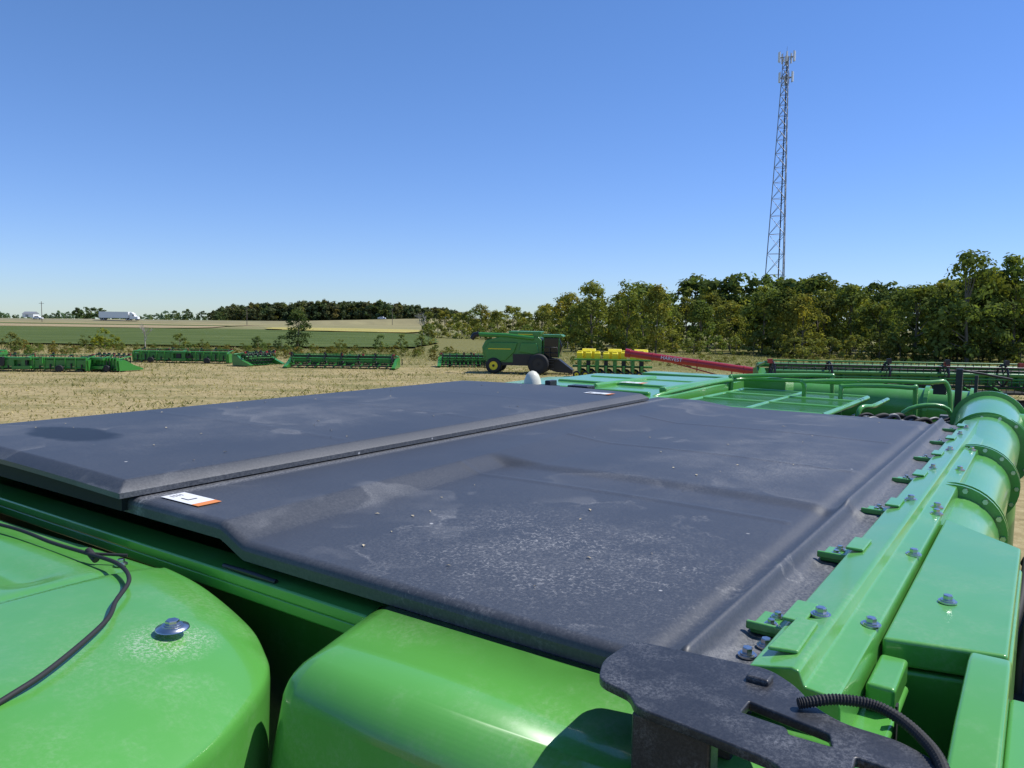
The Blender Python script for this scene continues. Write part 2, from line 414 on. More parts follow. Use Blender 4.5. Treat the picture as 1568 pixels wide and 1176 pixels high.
cu=bpy.data.curves.new('latch_bracket','CURVE'); cu.dimensions='2D'; cu.fill_mode='BOTH'; cu.extrude=.004; cu.bevel_depth=.002; cu.bevel_resolution=2
def spl(pts):
    s=cu.splines.new('POLY'); s.points.add(len(pts)-1)
    for i,p in enumerate(pts): s.points[i].co=(p[0],p[1],0,1)
    s.use_cyclic_u=True
def roundpoly(pts,r=.012,k=5):
    o=[];n=len(pts)
    for i in range(n):
        p=Vector(pts[i]);a=Vector(pts[i-1]);b=Vector(pts[(i+1)%n])
        ra=min(r,(a-p).length*.45); rb=min(r,(b-p).length*.45)
        s=p+(a-p).normalized()*ra; e=p+(b-p).normalized()*rb
        for q in range(k+1):
            t=q/k; o.append((s*(1-t)**2+p*2*t*(1-t)+e*t*t))
    return o
spl(roundpoly([(-.205,.03),(-.155,.05),(-.072,.046),(-.048,-.14),(-.075,-.18),(-.118,-.215),(-.138,-.25),(-.14,-.31),(-.18,-.38),(-.32,-.45),(-.36,-.26),(-.262,-.217),(-.248,-.1),(-.243,-.04),(-.218,-.022),(-.212,.0)],.018))
spl(roundpoly([(-.148,-.145),(-.168,-.245),(-.198,-.255),(-.200,-.205),(-.187,-.20),(-.183,-.145)],.005))
spl(roundpoly([(-.20,-.275),(-.205,-.33),(-.26,-.34),(-.255,-.28)],.008))
cu.materials.append(BLACK_N)
o=bpy.data.objects.new('latch_bracket',cu); COL.objects.link(o); o.parent=CB; o.location=(0,0,.032)
m=MB()
m.box((-.235,-.13,-.05),(-.205,-.03,.024)); m.box((-.13,-.12,-.06),(-.09,-.06,.024))
m.box((-.33,-.40,-.2),(-.23,-.36,.024))
m.box((-.10,-.155,.036),(-.075,-.125,.046))
m.obj('bracket_support',[BLACK_N],CB,.004)
m=MB()
hp=catmull([(-.135,-.20,.045),(-.11,-.24,.052),(-.098,-.285,.05),(-.13,-.33,.045),(-.19,-.361,.04),(-.32,-.39,.02)],26)
rad=[.0070 if i%2 else .0056 for i in range(len(hp))]
m.tube(hp,rad,0,12,smooth=False); m.obj('corrugated_hose',[RUBBER],CB)

m=MB()
m.tube([(1.22,-.225,-.14),(2.4,-.215,-.135),(3.45,-.20,-.10)],[.115,.125,.145],0,40)
for a,r in ((1.60,.145),(1.64,.145),(2.45,.155),(2.49,.155),(3.42,.185),(3.47,.185)): m.tube([(a,-.215,-.13),(a+.012,-.215,-.13)],r,0,40,smooth=False)
m.tube(catmull([(3.45,-.20,-.10),(3.8,-.19,-.07),(4.15,-.17,-.06),(4.4,-.16,-.13),(4.5,-.16,-.30),(4.52,-.16,-.6),(4.52,-.16,-1.6)],5),[.165]*31,0,40)
m.tube([(3.98,-.18,-.06),(4.0,-.18,-.06)],.190,0,40,smooth=False)
m.tube([(3.85,-.22,-.06),(3.85,-.40,-.08)],.10,0,28); m.tube([(3.85,-.38,-.08),(3.85,-.395,-.08)],.125,0,28,smooth=False)
m.obj('auger_housing',[GREEN],CB,0)
m=MB()
for t in np.linspace(0,2*math.pi,14,endpoint=False):
    for a,R in ((3.41,.172),(2.44,.143),(1.59,.133)):
        m.tube([(a,-.215+R*math.cos(t),-.13+R*math.sin(t)),(a+.08,-.215+R*math.cos(t),-.13+R*math.sin(t))],.008,0,6)
m.obj('flange_bolts',[ZINC],CB)
m=MB()
for k in range(5):
    y=-.40-.03*k
    m.tube(catmull([(2.2,y,-.35),(1.8,y-.01,-.24-.02*k),(1.5,y,-.30),(1.4,y+.02,-.45),(1.45,y,-.9)],8),.012,0,8)
m.box((1.9,-.75,-.85),(3.2,-.45,-.42)); m.box((1.3,-.5,-1.6),(2.6,-.2,-.5)); m.obj('hydraulic_hoses',[RUBBER],CB,0)
m=MB(); m.box((1.32,-.455,-.36),(1.36,-.43,-.24)); m.obj('white_tag',[WHITE],CB,.004)
m=MB(); m.box((3.6,-.62,-.40),(5.2,-.50,-.30)); m.obj('red_frame_rail',[RED],CB,.01)

m=MB()
m.add([(3.12,1.55,.02),(3.12,2.75,.02),(4.7,2.7,.045),(4.9,1.5,.05),(3.12,1.55,-.3),(3.12,2.75,-.3),(4.7,2.7,-.3),(4.9,1.5,-.3)],
      [(0,1,2,3),(4,5,6,7),(0,4,5,1),(1,5,6,2),(2,6,7,3),(3,7,4,0)])
m.box((3.5,1.55,.03),(4.75,1.60,.075)); m.box((3.6,2.1,.02),(4.6,2.13,.062))
for a in (3.4,3.9,4.4): m.box((a,1.62,.02),(a+.04,2.6,.048))
m.add([(3.3,2.85,-.02),(3.2,3.35,-.06),(4.9,3.3,-.03),(4.9,2.85,.0),(3.3,2.85,-.3),(3.2,3.35,-.3),(4.9,3.3,-.3),(4.9,2.85,-.3)],
      [(0,1,2,3),(4,5,6,7),(0,4,5,1),(1,5,6,2),(2,6,7,3),(3,7,4,0)])
m.box((4.95,1.2,-.3),(5.2,2.4,.055))
m.obj('rear_deck_shield',[GREEN],CB,.015)
m=MB()
m.tube([(3.22,2.38,-.02),(3.22,2.38,.03),(3.22,2.38,.09),(3.22,2.38,.125),(3.22,2.38,.145),(3.22,2.38,.152)],[.075,.066,.055,.042,.024,.006],0,28)
m.obj('beacon_dome',[CREAM],CB)
m=MB(); m.box((3.12,2.15,-.05),(3.2,2.30,.07)); m.box((3.15,2.2,.03),(3.24,2.24,.1)); m.box((3.2,1.95,.03),(3.3,2.1,.075)); m.obj('beacon_bracket',[BLACK],CB,.006)
m=MB()
a0,a1,b0,b1=3.42,4.72,.58,1.45
for b in (b0,b1,(b0+b1)/2): m.tube([(a0,b,-.02),(a1,b,-.02)],.018,0,8)
for a in (a0,a1,a0+.45,a0+.9): m.tube([(a,b0,-.02),(a,b1,-.02)],.018,0,8)
for a in np.arange(a0,a1,.028): m.box((a,b0,-.032),(a+.009,b1,-.012),0)
for b in np.arange(b0,b1,.04): m.box((a0,b,-.030),(a1,b+.009,-.014),0)
m.obj('platform_grating',[GREEN],CB)
m=MB()
def rail(pts,r=.015): m.tube(catmull(pts,6),r,0,10)
rail([(3.35,1.62,-.05),(3.37,1.6,.0),(3.6,1.55,.04),(4.6,1.5,.06),(4.75,1.2,.07),(4.8,.5,.07)])
rail([(4.45,.70,-.45),(4.45,.70,.02),(4.46,.66,.075),(4.5,.30,.085),(4.52,.26,.04),(4.52,.26,-.45)])
rail([(4.38,.92,-.4),(4.38,.92,.04),(4.40,.88,.10),(4.7,.25,.11),(4.8,.1,.08),(4.8,.08,-.3)])
rail([(4.6,1.5,-.3),(4.6,1.5,.05),(4.63,1.46,.09),(4.9,.9,.11),(4.92,.86,.07),(4.92,.85,-.3)])
rail([(4.0,.52,-.3),(4.0,.5,-.04),(4.2,.45,-.02),(4.7,.45,-.02)])
rail([(4.2,.30,-.35),(4.2,.28,-.05),(4.3,.05,-.02),(4.3,.02,-.3)])
m.obj('handrails',[GREEN],CB)
m=MB()
for k in range(16):
    b=.50-.036*k; a=3.75+.35*random.random(); q=random.uniform(.7,1.3)
    m.tube(catmull([(a,b,-.4),(a+.02,b+.02,-.16*q),(a+.06,b-.03*q,-.05-.05*random.random()),(a+.15*q,b-.10,-.10*q),(a+.2,b-.13,-.4)],8),.009+.006*random.random(),k%2,8)
for k in range(45):
    a=3.45+random.random()*1.2; b=-.08+random.random()*.62; c=-.32+random.random()*.24
    m.box((a,b,c-.2),(a+.03+.10*random.random(),b+.03+.08*random.random(),c),k%3==0)
m.box((3.37,-.10,-.5),(4.9,.6,-.33),0)
m.obj('hydraulic_block',[RUBBER,HOSE],CB,.003)
m=MB()
m.tube([(5.7,-.2,-.17),(5.7,2.0,-.14)],.16,0,32); m.tube([(5.7,.3,-.16),(5.7,.33,-.16)],.18,0,32,smooth=False)
m.tube([(5.7,.0,-.16),(5.7,.03,-.16)],.18,0,32,smooth=False); m.box((5.6,.5,-.6),(5.8,.6,-.2)); m.box((5.6,1.8,-.6),(5.8,1.9,-.2))
m.obj('unloading_auger',[GREEN],CB)
m=MB()
m.box((4.9,.03,-.3),(4.95,.07,.20)); m.box((4.9,-.06,-.1),(4.94,-.04,.16)); m.tube([(4.93,.05,.19),(4.98,-.08,.17),(5.0,-.25,.14)],.008)
m.box((4.9,.12,.02),(4.94,.2,.1))
m.obj('black_posts',[BLACK],CB,.005)

def decal(a0,a1,b0,b1,c,split):
    m=MB()
    m.box((a0,b0,c),(a1,b0+(b1-b0)*split,c+.0006),1)
    m.box((a0,b0+(b1-b0)*split+.0005,c),(a1,b1,c+.0006),0)
    bm=b0+(b1-b0)*(split+.35)
    m.box((a0+.3*(a1-a0),bm-.012,c+.0008),(a1-.3*(a1-a0),bm-.006,c+.0012),2)
    m.box((a0+.3*(a1-a0),bm-.006,c+.0008),(a0+.36*(a1-a0),bm+.02,c+.0012),2)
    for k in range(4): m.box((a0+(.25+.13*k)*(a1-a0),bm+.045,c+.0008),(a0+(.29+.13*k)*(a1-a0),b1-.012,c+.0012),3)
    m.obj('warning_decal',[WHITE,ORANGE,BLACK,HOSE],CB)
decal(.010,.075,1.24,1.40,.0365,.17)
decal(2.74,2.82,1.56,1.72,.0835,.14)
decal(3.9,4.0,1.9,2.08,.052,.2)
m=MB()
for k in range(60):
    if k%2: a=random.uniform(.1,3.1);b=random.uniform(.1,1.0);c=cR(a,b)+.002
    else: a=random.uniform(.1,2.9);b=random.uniform(1.55,2.75);c=cL(a,b)+.002
    r=random.uniform(.003,.010); t=random.random()*6.3
    m.add([(a+r*math.cos(t),b+r*math.sin(t),c),(a-.4*r*math.sin(t),b+.4*r*math.cos(t),c+.002),(a-r*math.cos(t),b-r*math.sin(t),c),(a+.4*r*math.sin(t),b-.4*r*math.cos(t),c+.001)],[(0,1,2,3)])
m.obj('chaff',[simple('chaff',(.5,.42,.28),.9)],CB)

# ================================================================ TERRAIN
def gz(x,y):
    d=math.hypot(x,y); return -.0105*max(0.,d-620)+.0
def ground_material():
    m,nt,p=new_mat('ground_grass'); g=N(nt,'ShaderNodeNewGeometry').outputs['Position']
    sx=N(nt,'ShaderNodeSeparateXYZ'); L(nt,g,sx.inputs[0])
    mp=N(nt,'ShaderNodeMapping'); L(nt,g,mp.inputs[0]); mp.inputs['Scale'].default_value=(.35,1,1)
    fine=noise(nt,g,2.2,8,.75); mid=noise(nt,mp.outputs[0],.36,7,.7)
    tan=ramp(nt,fine,[(.28,(.20,.155,.07)),(.5,(.36,.285,.14)),(.72,(.50,.41,.22))])
    grn=ramp(nt,fine,[(.3,(.09,.095,.03)),(.55,(.18,.175,.06)),(.75,(.32,.28,.12))])
    k=ramp(nt,mid,[(.46,0.),(.60,.7)])
    near=mixc(nt,k,tan,grn)
    dist=mth(nt,'ADD',mth(nt,'ADD',sx.outputs['Y'],mth(nt,'MULTIPLY',sx.outputs['X'],.45)),mth(nt,'MULTIPLY',mid,30.))
    far=ramp(nt,mth(nt,'DIVIDE',dist,200.),[(.40,0.),(.49,.9)])
    c=mixc(nt,far,near,grn)
    mp2=N(nt,'ShaderNodeMapping'); L(nt,g,mp2.inputs[0]); mp2.inputs['Scale'].default_value=(.12,1,1)
    big2=noise(nt,mp2.outputs[0],.035,4,.6)
    fl=ramp(nt,big2,[(.40,(.12,.14,.05)),(.48,(.32,.27,.14)),(.56,(.20,.20,.08)),(.64,(.40,.33,.20))])
    ff=ramp(nt,mth(nt,'DIVIDE',sx.outputs['Y'],1000.),[(.22,0.),(.26,1.)])
    c=mixc(nt,ff,c,fl)
    L(nt,c,p.inputs['Base Color']); p.inputs['Roughness'].default_value=.95; p.inputs['Specular IOR Level'].default_value=.1
    bump(nt,p,noise(nt,g,5,8,.8),.45,.08)
    return m
GM=ground_material()
radii=[0]+list(np.geomspace(4,9000,70)); na=144
V=[(0,0,0)]; F=[]
for r in radii[1:]:
    for k in range(na):
        t=2*math.pi*k/na; x,y=r*math.cos(t),r*math.sin(t); V.append((x,y,gz(x,y)))
for k in range(na): F.append((0,1+k,1+(k+1)%na))
for i in range(len(radii)-2):
    for k in range(na):
        a=1+i*na+k;b=1+i*na+(k+1)%na; F.append((a,a+na,b+na,b))
m=MB(); m.add(V,F,0,True); m.obj('ground',[GM])

def field(name,poly,z,cols,scale,xs=.25):
    mt,nt,p=new_mat(name+'_mat'); g=N(nt,'ShaderNodeNewGeometry').outputs['Position']
    mp=N(nt,'ShaderNodeMapping'); L(nt,g,mp.inputs[0]); mp.inputs['Scale'].default_value=(xs,1,1)
    f=noise(nt,mp.outputs[0],scale,7,.7)
    c=ramp(nt,f,[(.3,cols[0]),(.52,cols[1]),(.72,cols[2])]); L(nt,c,p.inputs['Base Color'])
    p.inputs['Roughness'].default_value=.95; p.inputs['Specular IOR Level'].default_value=.1
    bump(nt,p,noise(nt,g,3,6,.8),.8,.2)
    m=MB(); m.add([(x,y,z) for x,y in poly],[tuple(range(len(poly)))]); o=m.obj(name,[mt],recalc=False)
    return o
def wig(poly,amp,k=6):
    r=random.Random(4); P=catmull([(x,y,0) for x,y in poly],k,True); return [(p.x+r.uniform(-amp,amp),p.y+r.uniform(-amp,amp)) for p in P]
field('soybean_field',wig([(-420,112),(-200,110),(-60,108),(-24,109),(-14,118),(-16,160),(-26,200),(-60,212),(-75,224),(-200,228),(-420,232)],.8),.30,[(.06,.09,.024),(.09,.125,.033),(.14,.165,.055)],.16)
field('crop_field',wig([(-62,224),(-45,216),(-30,212),(-28,236),(-36,262),(-80,268),(-76,240)],1.0),.36,[(.30,.27,.09),(.42,.36,.11),(.50,.43,.17)],.10)
field('stubble_field',wig([(-420,242),(-250,238),(-108,236),(-112,300),(-112,325),(-250,340),(-420,350)],1.5),.26,[(.22,.20,.08),(.36,.28,.16),(.44,.35,.22)],.05,.12)
field('green_field',wig([(-420,285),(-260,282),(-120,280),(-118,300),(-260,306),(-420,310)],1.0),.34,[(.09,.12,.04),(.14,.17,.06),(.18,.20,.08)],.08,.12)
RP=[(-420,372,.9),(-270,376,.9),(-191,382,1.0),(-130,400,1.3),(-90,425,2.4),(-55,450,3.6),(-20,462,4.0),(40,470,4.0)]
RP2=catmull(RP,6)
m=MB(); e=MB()
for i in range(len(RP2)-1):
    p,q=RP2[i],RP2[i+1]
    def off(P,d,z): return (P.x,P.y+d,z)
    m.add([off(p,-6,p.z),off(q,-6,q.z),off(q,6,q.z),off(p,6,p.z)],[(0,1,2,3)])
    m.add([off(p,-.1,p.z+.02),off(q,-.1,q.z+.02),off(q,.2,q.z+.02),off(p,.2,p.z+.02)],[(0,1,2,3)],1)
    e.add([off(p,-20,-.3),off(q,-20,-.3),off(q,-6,q.z-.02),off(p,-6,p.z-.02)],[(0,1,2,3)])
    e.add([off(p,6,p.z-.02),off(q,6,q.z-.02),off(q,22,-.3),off(p,22,-.3)],[(0,1,2,3)])
m.obj('highway',[ASPH,WHITE],recalc=False)
e.obj('embankment',[simple('verge_grass',(.24,.21,.10),.95,scale=.1,var=.35)],recalc=False)

# ================================================================ VEGETATION
def tree_arrays(rng,H,W,ncl,nl,leaf,base=.15,tone=(.165,.195,.052),yel=.12,trunk=True,flat=.75,crs=1.):
    zs=base+(1-base)*rng.random(ncl)**.85
    prof=np.sin(np.pi*np.clip((zs-base)/(1-base),0,1)**.75*.90+.22)**.6
    ang=rng.random(ncl)*2*np.pi; rad=(W/2)*prof*(.25+.70*rng.random(ncl)**.5)
    C=np.stack([rad*np.cos(ang),rad*np.sin(ang),zs*H],-1)
    cr=W*crs*(.09+.09*rng.random(ncl))
    cl_t=rng.random(ncl)
    ids=np.repeat(np.arange(ncl),nl); n=len(ids)
    d=rng.normal(size=(n,3)); d/=np.linalg.norm(d,axis=1)[:,None]
    rr=(rng.random(n)**.45)[:,None]*cr[ids][:,None]
    P=C[ids]+d*rr*np.array([1,1,flat])
    P[:,2]=np.maximum(P[:,2],.02)
    nrm=d*.9+rng.normal(size=(n,3))*.4+np.array([0,0,.4]); nrm/=np.linalg.norm(nrm,axis=1)[:,None]
    t=np.cross(nrm,rng.normal(size=(n,3))); t/=np.linalg.norm(t,axis=1)[:,None]+1e-9
    b=np.cross(nrm,t); s=(leaf*(.5+rng.random(n)))[:,None]
    V=np.stack([P-t*s-b*s*.1,P-b*s*.62,P+t*s+b*s*.1,P+b*s*.62],1).reshape(-1,3)
    tone=np.array(tone)
    c=tone[None,:]*(.7+.6*cl_t[ids])[:,None]*(.75+.5*rng.random(n))[:,None]
    y=(rng.random(ncl)<yel)[ids]; c[y]=c[y]*np.array([1.5,1.25,.9])
    c=np.repeat(c,4,axis=0)
    F=np.arange(n*4).reshape(-1,4); mi=np.zeros(n,int)
    if trunk:
        mb=MB(); r0=H*.015
        bend=rng.normal(size=2)*H*.02
        tp=[(0,0,-.03),(bend[0]*.4,bend[1]*.4,H*.25),(bend[0],bend[1],H*.5),(bend[0]*1.4,bend[1]*1.4,H*.82)]
        mb.tube(tp,[r0*1.3,r0,r0*.65,r0*.2],0,6,caps=False)
        for k in rng.choice(ncl,min(9,ncl),replace=False):
            z=min(H*.6,C[k][2]*.6); f=z/(H*.5)
            mb.tube([(bend[0]*f*.9,bend[1]*f*.9,z),tuple((C[k]*np.array([.55,.55,.85]))),tuple(C[k])],[r0*.45,r0*.28,r0*.08],0,5,caps=False)
        tv=np.array(mb.v); tf=np.array(mb.f)
        F=np.concatenate([F,tf+len(V)]); mi=np.concatenate([mi,np.ones(len(tf),int)])
        c=np.concatenate([c,np.full((len(tv),3),.1)]); V=np.concatenate([V,tv])
    return V,F,mi,c
PROTO={}
def proto(kind):
    if kind not in PROTO:
        k=kind[0]; rng=np.random.default_rng(100*len(k)+kind[1])
        if k=='near': PROTO[kind]=tree_arrays(rng,1,.80,66,50,.022,.08)
        elif k=='tall': PROTO[kind]=tree_arrays(rng,1,.56,60,48,.020,.06,crs=1.25)
        elif k=='back': PROTO[kind]=tree_arrays(rng,1,.85,40,32,.036,.20)
        elif k=='bush': PROTO[kind]=tree_arrays(rng,1,1.3,24,34,.05,.02)
        elif k=='far': PROTO[kind]=tree_arrays(rng,1,1.1,24,20,.07,.0,trunk=False)
    return PROTO[kind]
def mass(name,items,seed=1):
    rng=np.random.default_rng(seed); Vs=[];Fs=[];Ms=[];Cs=[];o=0
    for (x,y,H,kind,tint) in items:
        if kind=='near' and rng.random()<.25: kind='tall'
        V,F,mi,c=proto((kind,int(rng.integers(0,6))))
        t=rng.random()*6.28; ca,sa=math.cos(t),math.sin(t)
        wx=.9+.35*rng.random()
        W=np.empty_like(V); W[:,0]=(V[:,0]*ca-V[:,1]*sa)*H*wx+x; W[:,1]=(V[:,0]*sa+V[:,1]*ca)*H*wx+y; W[:,2]=V[:,2]*H+gz(x,y)
        br=.8+.4*rng.random()
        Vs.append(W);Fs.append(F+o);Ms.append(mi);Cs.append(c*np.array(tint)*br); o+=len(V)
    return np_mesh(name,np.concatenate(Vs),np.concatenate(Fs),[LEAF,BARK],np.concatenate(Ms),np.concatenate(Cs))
def row(px0,px1,d0,d1,hfun,step,kind,tintf,rng,depth=6,hv=(.78,1.12)):
    out=[];px=px0
    while px<px1:
        f=(px-px0)/(px1-px0); d=d0+(d1-d0)*f+rng.uniform(-depth,depth)
        x=d*(px-784)/1178; H=hfun(f)*rng.uniform(*hv)
        out.append((x,d,H,kind,tintf(rng))); px+=step*1178/d*rng.uniform(.7,1.3)
    return out
rg=np.random.default_rng(5)
def tintA(r):
    q=r.random()
    if q<.15: return (1.5,1.22,1.0)
    if q<.4: return (1.25,1.12,1.1)
    return (.9+.25*r.random(),1.0,1.0)
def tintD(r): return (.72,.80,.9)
it=[]
it+=row(1195,1640,106,98,lambda f:8.9+1.0*f,4.0,'near',tintA,rg,4,(.78,1.08))
it+=row(1195,1650,118,112,lambda f:10.2+.6*math.sin(f*9),4.4,'near',tintD,rg,4,(.88,1.08))
it+=row(1100,1700,134,130,lambda f:11.6+.8*math.sin(f*12),4.4,'back',tintD,rg,5,(.9,1.05))
it+=row(1195,1640,101,94,lambda f:3.0,2.6,'bush',tintA,rg,1.5)
mass('woodland',it,3)
it=[]
it+=row(885,1215,125,112,lambda f:8.8+.9*math.sin(f*8),4.0,'near',tintA,rg,6,(.74,1.08))
it+=row(870,1215,140,128,lambda f:9.2+.8*math.sin(f*10+1),4.4,'near',tintA,rg,5)
it+=row(1060,1215,152,142,lambda f:11.6,4.5,'back',tintD,rg,5)
it+=row(850,1215,116,106,lambda f:3.0,2.8,'bush',tintA,rg,3)
mass('woodland',it,4)
it=[]
it+=row(715,900,185,150,lambda f:7.4+1.0*math.sin(f*10),4.4,'near',tintA,rg,8,(.70,1.08))
it+=row(655,900,215,170,lambda f:6.0+2.0*f,4.5,'back',tintA,rg,8)
it+=row(655,900,180,135,lambda f:3.2,3.2,'bush',tintA,rg,8)
mass('woodland',it,5)
it=[]
def hillH(f): return 8+10.*min(1,math.sin(math.pi*min(1,max(0,f)))**.5)
for dd in (690,705,725,750):
    it+=row(325,712,dd,dd,lambda f:hillH(f),6.5,'far',lambda r:(.50+.25*r.random(),.60,1.05),rg,10,(.90,1.04))  # far rows: distance haze painted into the leaf colour as a bluish tint
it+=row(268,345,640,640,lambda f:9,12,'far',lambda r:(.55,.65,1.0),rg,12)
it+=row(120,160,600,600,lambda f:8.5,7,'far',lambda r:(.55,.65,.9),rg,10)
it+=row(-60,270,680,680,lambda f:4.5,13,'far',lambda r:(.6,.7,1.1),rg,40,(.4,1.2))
for dd in (1250,1500): it+=row(-60,420,dd,dd,lambda f:11+4*math.sin(f*21),13,'far',lambda r:(.9,1.1,2.4),rg,60)  # farthest rows tinted bluer still, haze in the leaf colour
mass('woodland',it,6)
def single(name,px,d,H,kind,tint=(1,1,1),sx=1):
    V,F,mi,c=proto((kind,int(px)%6)); W=V.copy(); W[:,:2]*=sx; W=W*H
    o=np_mesh(name,W,F,[LEAF,BARK],mi,c*np.array(tint)); o.location=(d*(px-784)/1178,d,gz(0,d)); o.rotation_euler[2]=px; return o
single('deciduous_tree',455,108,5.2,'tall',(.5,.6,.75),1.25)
single('deciduous_tree',1480,95,13.2,'near',(.95,1.0,1),.95)
single('deciduous_tree',1550,97,13.0,'near',(.9,1.0,1),.9)
single('deciduous_tree',1515,100,11.6,'near',(.75,.8,1),.9)
single('deciduous_tree',1436,100,9.8,'near',(1.05,1.0,1),.8)
single('deciduous_tree',905,112,9.8,'tall',(1.25,1.15,1),1.1)
single('deciduous_tree',958,110,9.8,'tall',(1.2,1.15,1),.85)
single('deciduous_tree',1003,108,9.2,'tall',(1.35,1.15,1),1.0)
for px,d,H,t in ((160,100,2.6,(1.4,1.3,.7)),(275,104,1.9,(.9,.9,.9)),(15,95,2.0,(1.0,.9,1)),(130,104,1.6,(.9,.9,1)),(310,106,1.2,(.9,.9,1)),(395,104,1.7,(.7,.8,1)),(432,100,1.9,(.6,.7,1)),(520,108,1.4,(1.1,1.0,1)),(582,110,1.9,(.8,.9,1)),(612,112,2.0,(.9,.9,1)),(645,118,1.7,(.9,.9,1)),(655,128,2.6,(1.0,.9,1))):
    single('bush',px,d,H,'bush',t)
it=[]
for k in range(260):
    px=rg.uniform(-20,700); d=rg.uniform(82,106); it.append((d*(px-784)/1178,d,rg.uniform(.3,.95),'bush',(rg.uniform(.7,1.3),rg.uniform(.8,1.0),.9)))
for k in range(110):
    px=rg.uniform(860,1600); d=rg.uniform(76,97); it.append((d*(px-784)/1178,d,rg.uniform(.25,.7),'bush',(rg.uniform(.8,1.4),rg.uniform(.9,1.1),1)))
mass('weeds',it,9)
def dead(name,px,d,H,seed):
    r=random.Random(seed); mb=MB()
    def branch(p,dr,ln,rad,dep):
        q=p+dr*ln*.5+Vector((r.uniform(-1,1),r.uniform(-1,1),0))*ln*.05; e=q+(dr+Vector((r.uniform(-.2,.2),r.uniform(-.2,.2),.1))).normalized()*ln*.5
        mb.tube([p,q,e],[rad,rad*.8,rad*.5],0,6,caps=False)
        if dep>0:
            for k in range(4 if dep>1 else 3):
                nd=(dr+Vector((r.uniform(-1,1),r.uniform(-1,1),r.uniform(-.1,.5)))*.9).normalized()
                branch(p.lerp(e,r.uniform(.45,1)),nd,ln*r.uniform(.5,.7),rad*.5,dep-1)
    branch(Vector((0,0,-.1)),Vector((0,0,1)),H*.5,H*.022,4)
    o=mb.obj(name,[DEADW]); o.location=(d*(px-784)/1178,d,0)
dead('dead_tree',222,103,3.6,3); dead('dead_tree',648,190,6.5,8)

n=60000; y=24+np.abs(RNG.random(n))**.8*84; x=(RNG.random(n)*1.5-.78)*y
keep=(np.hypot(x,y)>20); x=x[keep];y=y[keep]; n=len(x)
cl=np.sin(x*.31+2*np.sin(y*.17))*np.cos(y*.23+x*.11)+.5*np.sin(x*1.3+y*.9)*np.sin(y*1.1-x*.4)
h=(.04+.08*RNG.random(n))*(1+.7*(cl>.3))*(1+1.3*(y>80)); w=.02+.03*RNG.random(n); t=RNG.random(n)*6.28
dx,dy=np.cos(t)*w,np.sin(t)*w; lx=RNG.normal(size=n)*h*.8; ly=RNG.normal(size=n)*h*.8
Vg=np.stack([np.stack([x-dx,y-dy,0*x],-1),np.stack([x+dx,y+dy,0*x],-1),np.stack([x+dx*.2+lx,y+dy*.2+ly,h],-1),np.stack([x-dx*.2+lx,y-dy*.2+ly,h*.95],-1)],1).reshape(-1,3)
tn=np.array([.50,.41,.21]); gr=np.array([.16,.17,.05]); mixg=np.clip(.15+.45*(cl>.3)+.4*(y+x*.45>80)+.3*RNG.normal(size=n),0,1)[:,None]
cg=(tn*(1-mixg)+gr*mixg)*(.7+.6*RNG.random(n))[:,None]
np_mesh('grass',Vg,np.arange(n*4).reshape(-1,4),[LEAF],None,np.repeat(cg,4,axis=0))

# ================================================================ TOWER
T=empty('cell_tower',(51.0,150,0),.35)
m=MB(); Ht=54.5
def leg(k,z):
    r=(2.75*(1-z/Ht)+.62*(z/Ht)); t=2*math.pi*k/3+.3; return Vector((r*math.cos(t),r*math.sin(t),z))
zs=[0]; 
while zs[-1]<Ht-.8: zs.append(min(Ht,zs[-1]+max(1.5,3.6*(1-zs[-1]/Ht)+1.3)))
for k in range(3): m.tube([leg(k,0),leg(k,Ht*.5),leg(k,Ht)],[.11,.09,.07],0,6)
for i in range(len(zs)-1):
    for k in range(3):
        j=(k+1)%3
        m.tube([leg(k,zs[i]),leg(j,zs[i+1])],.045,0,4); m.tube([leg(j,zs[i]),leg(k,zs[i+1])],.045,0,4)
        m.tube([leg(k,zs[i+1]),leg(j,zs[i+1])],.04,0,4)
m.tube([(.25,0,0),(.1,0,Ht)],.11,1,6)
m.obj('lattice_mast',[GALV,DARK],T)
m=MB()
for z,R,nn in ((54.3,1.6,6),(50.6,1.35,6)):
    for k in range(3):
        a=2*math.pi*k/3+.9; b=a+2*math.pi/3
        p=Vector((R*math.cos(a),R*math.sin(a),z)); q=Vector((R*math.cos(b),R*math.sin(b),z)); m.tube([p,q],.05,1,6); m.tube([p*.999,(0,0,z)],.05,1,6)
        for f in (.08,.5,.92):
            s=p.lerp(q,f); s.z=z; d=Vector((s.x,s.y,0)).normalized()*.15
            m.tube([(s.x,s.y,z-1.0),(s.x,s.y,z+1.1)],.035,1,6)
            if f!=.5 or z>53: m.tube([(s.x+d.x,s.y+d.y,z-.85),(s.x+d.x,s.y+d.y,z+.95)],.15,0,6)
m.tube([(0,0,54),(0,0,56.4)],.03,1,6)
m.obj('antennas',[WHITE,GALV],T)

# ================================================================ DISTANT COMBINE
def wheel(m,x,y,z,r,w,rim,tire=0,axis='y'):
    n=28; prof=[(-w/2,.55*r),(-w/2,.86*r),(-w*.4,r),(w*.4,r),(w/2,.86*r),(w/2,.55*r)]
    vs=[];fs=[];k=len(prof)
    for i in range(n):
        t=2*math.pi*i/n
        for (o_,q) in prof: vs.append((x+q*math.cos(t),y+o_,z+q*math.sin(t)))
    for i in range(n):
        for j in range(k-1): fs.append((i*k+j,((i+1)%n)*k+j,((i+1)%n)*k+j+1,i*k+j+1))
    m.add(vs,fs,tire,True); m.tube([(x,y-w*.42,z),(x,y+w*.42,z)],.56*r,rim,20,smooth=False); m.tube([(x,y-w*.5,z),(x,y+w*.5,z)],.16*r,tire,10)
D=empty('combine_harvester',(1.2,66,0),math.radians(-9))
D.scale=(.96,.96,.96)
m=MB()
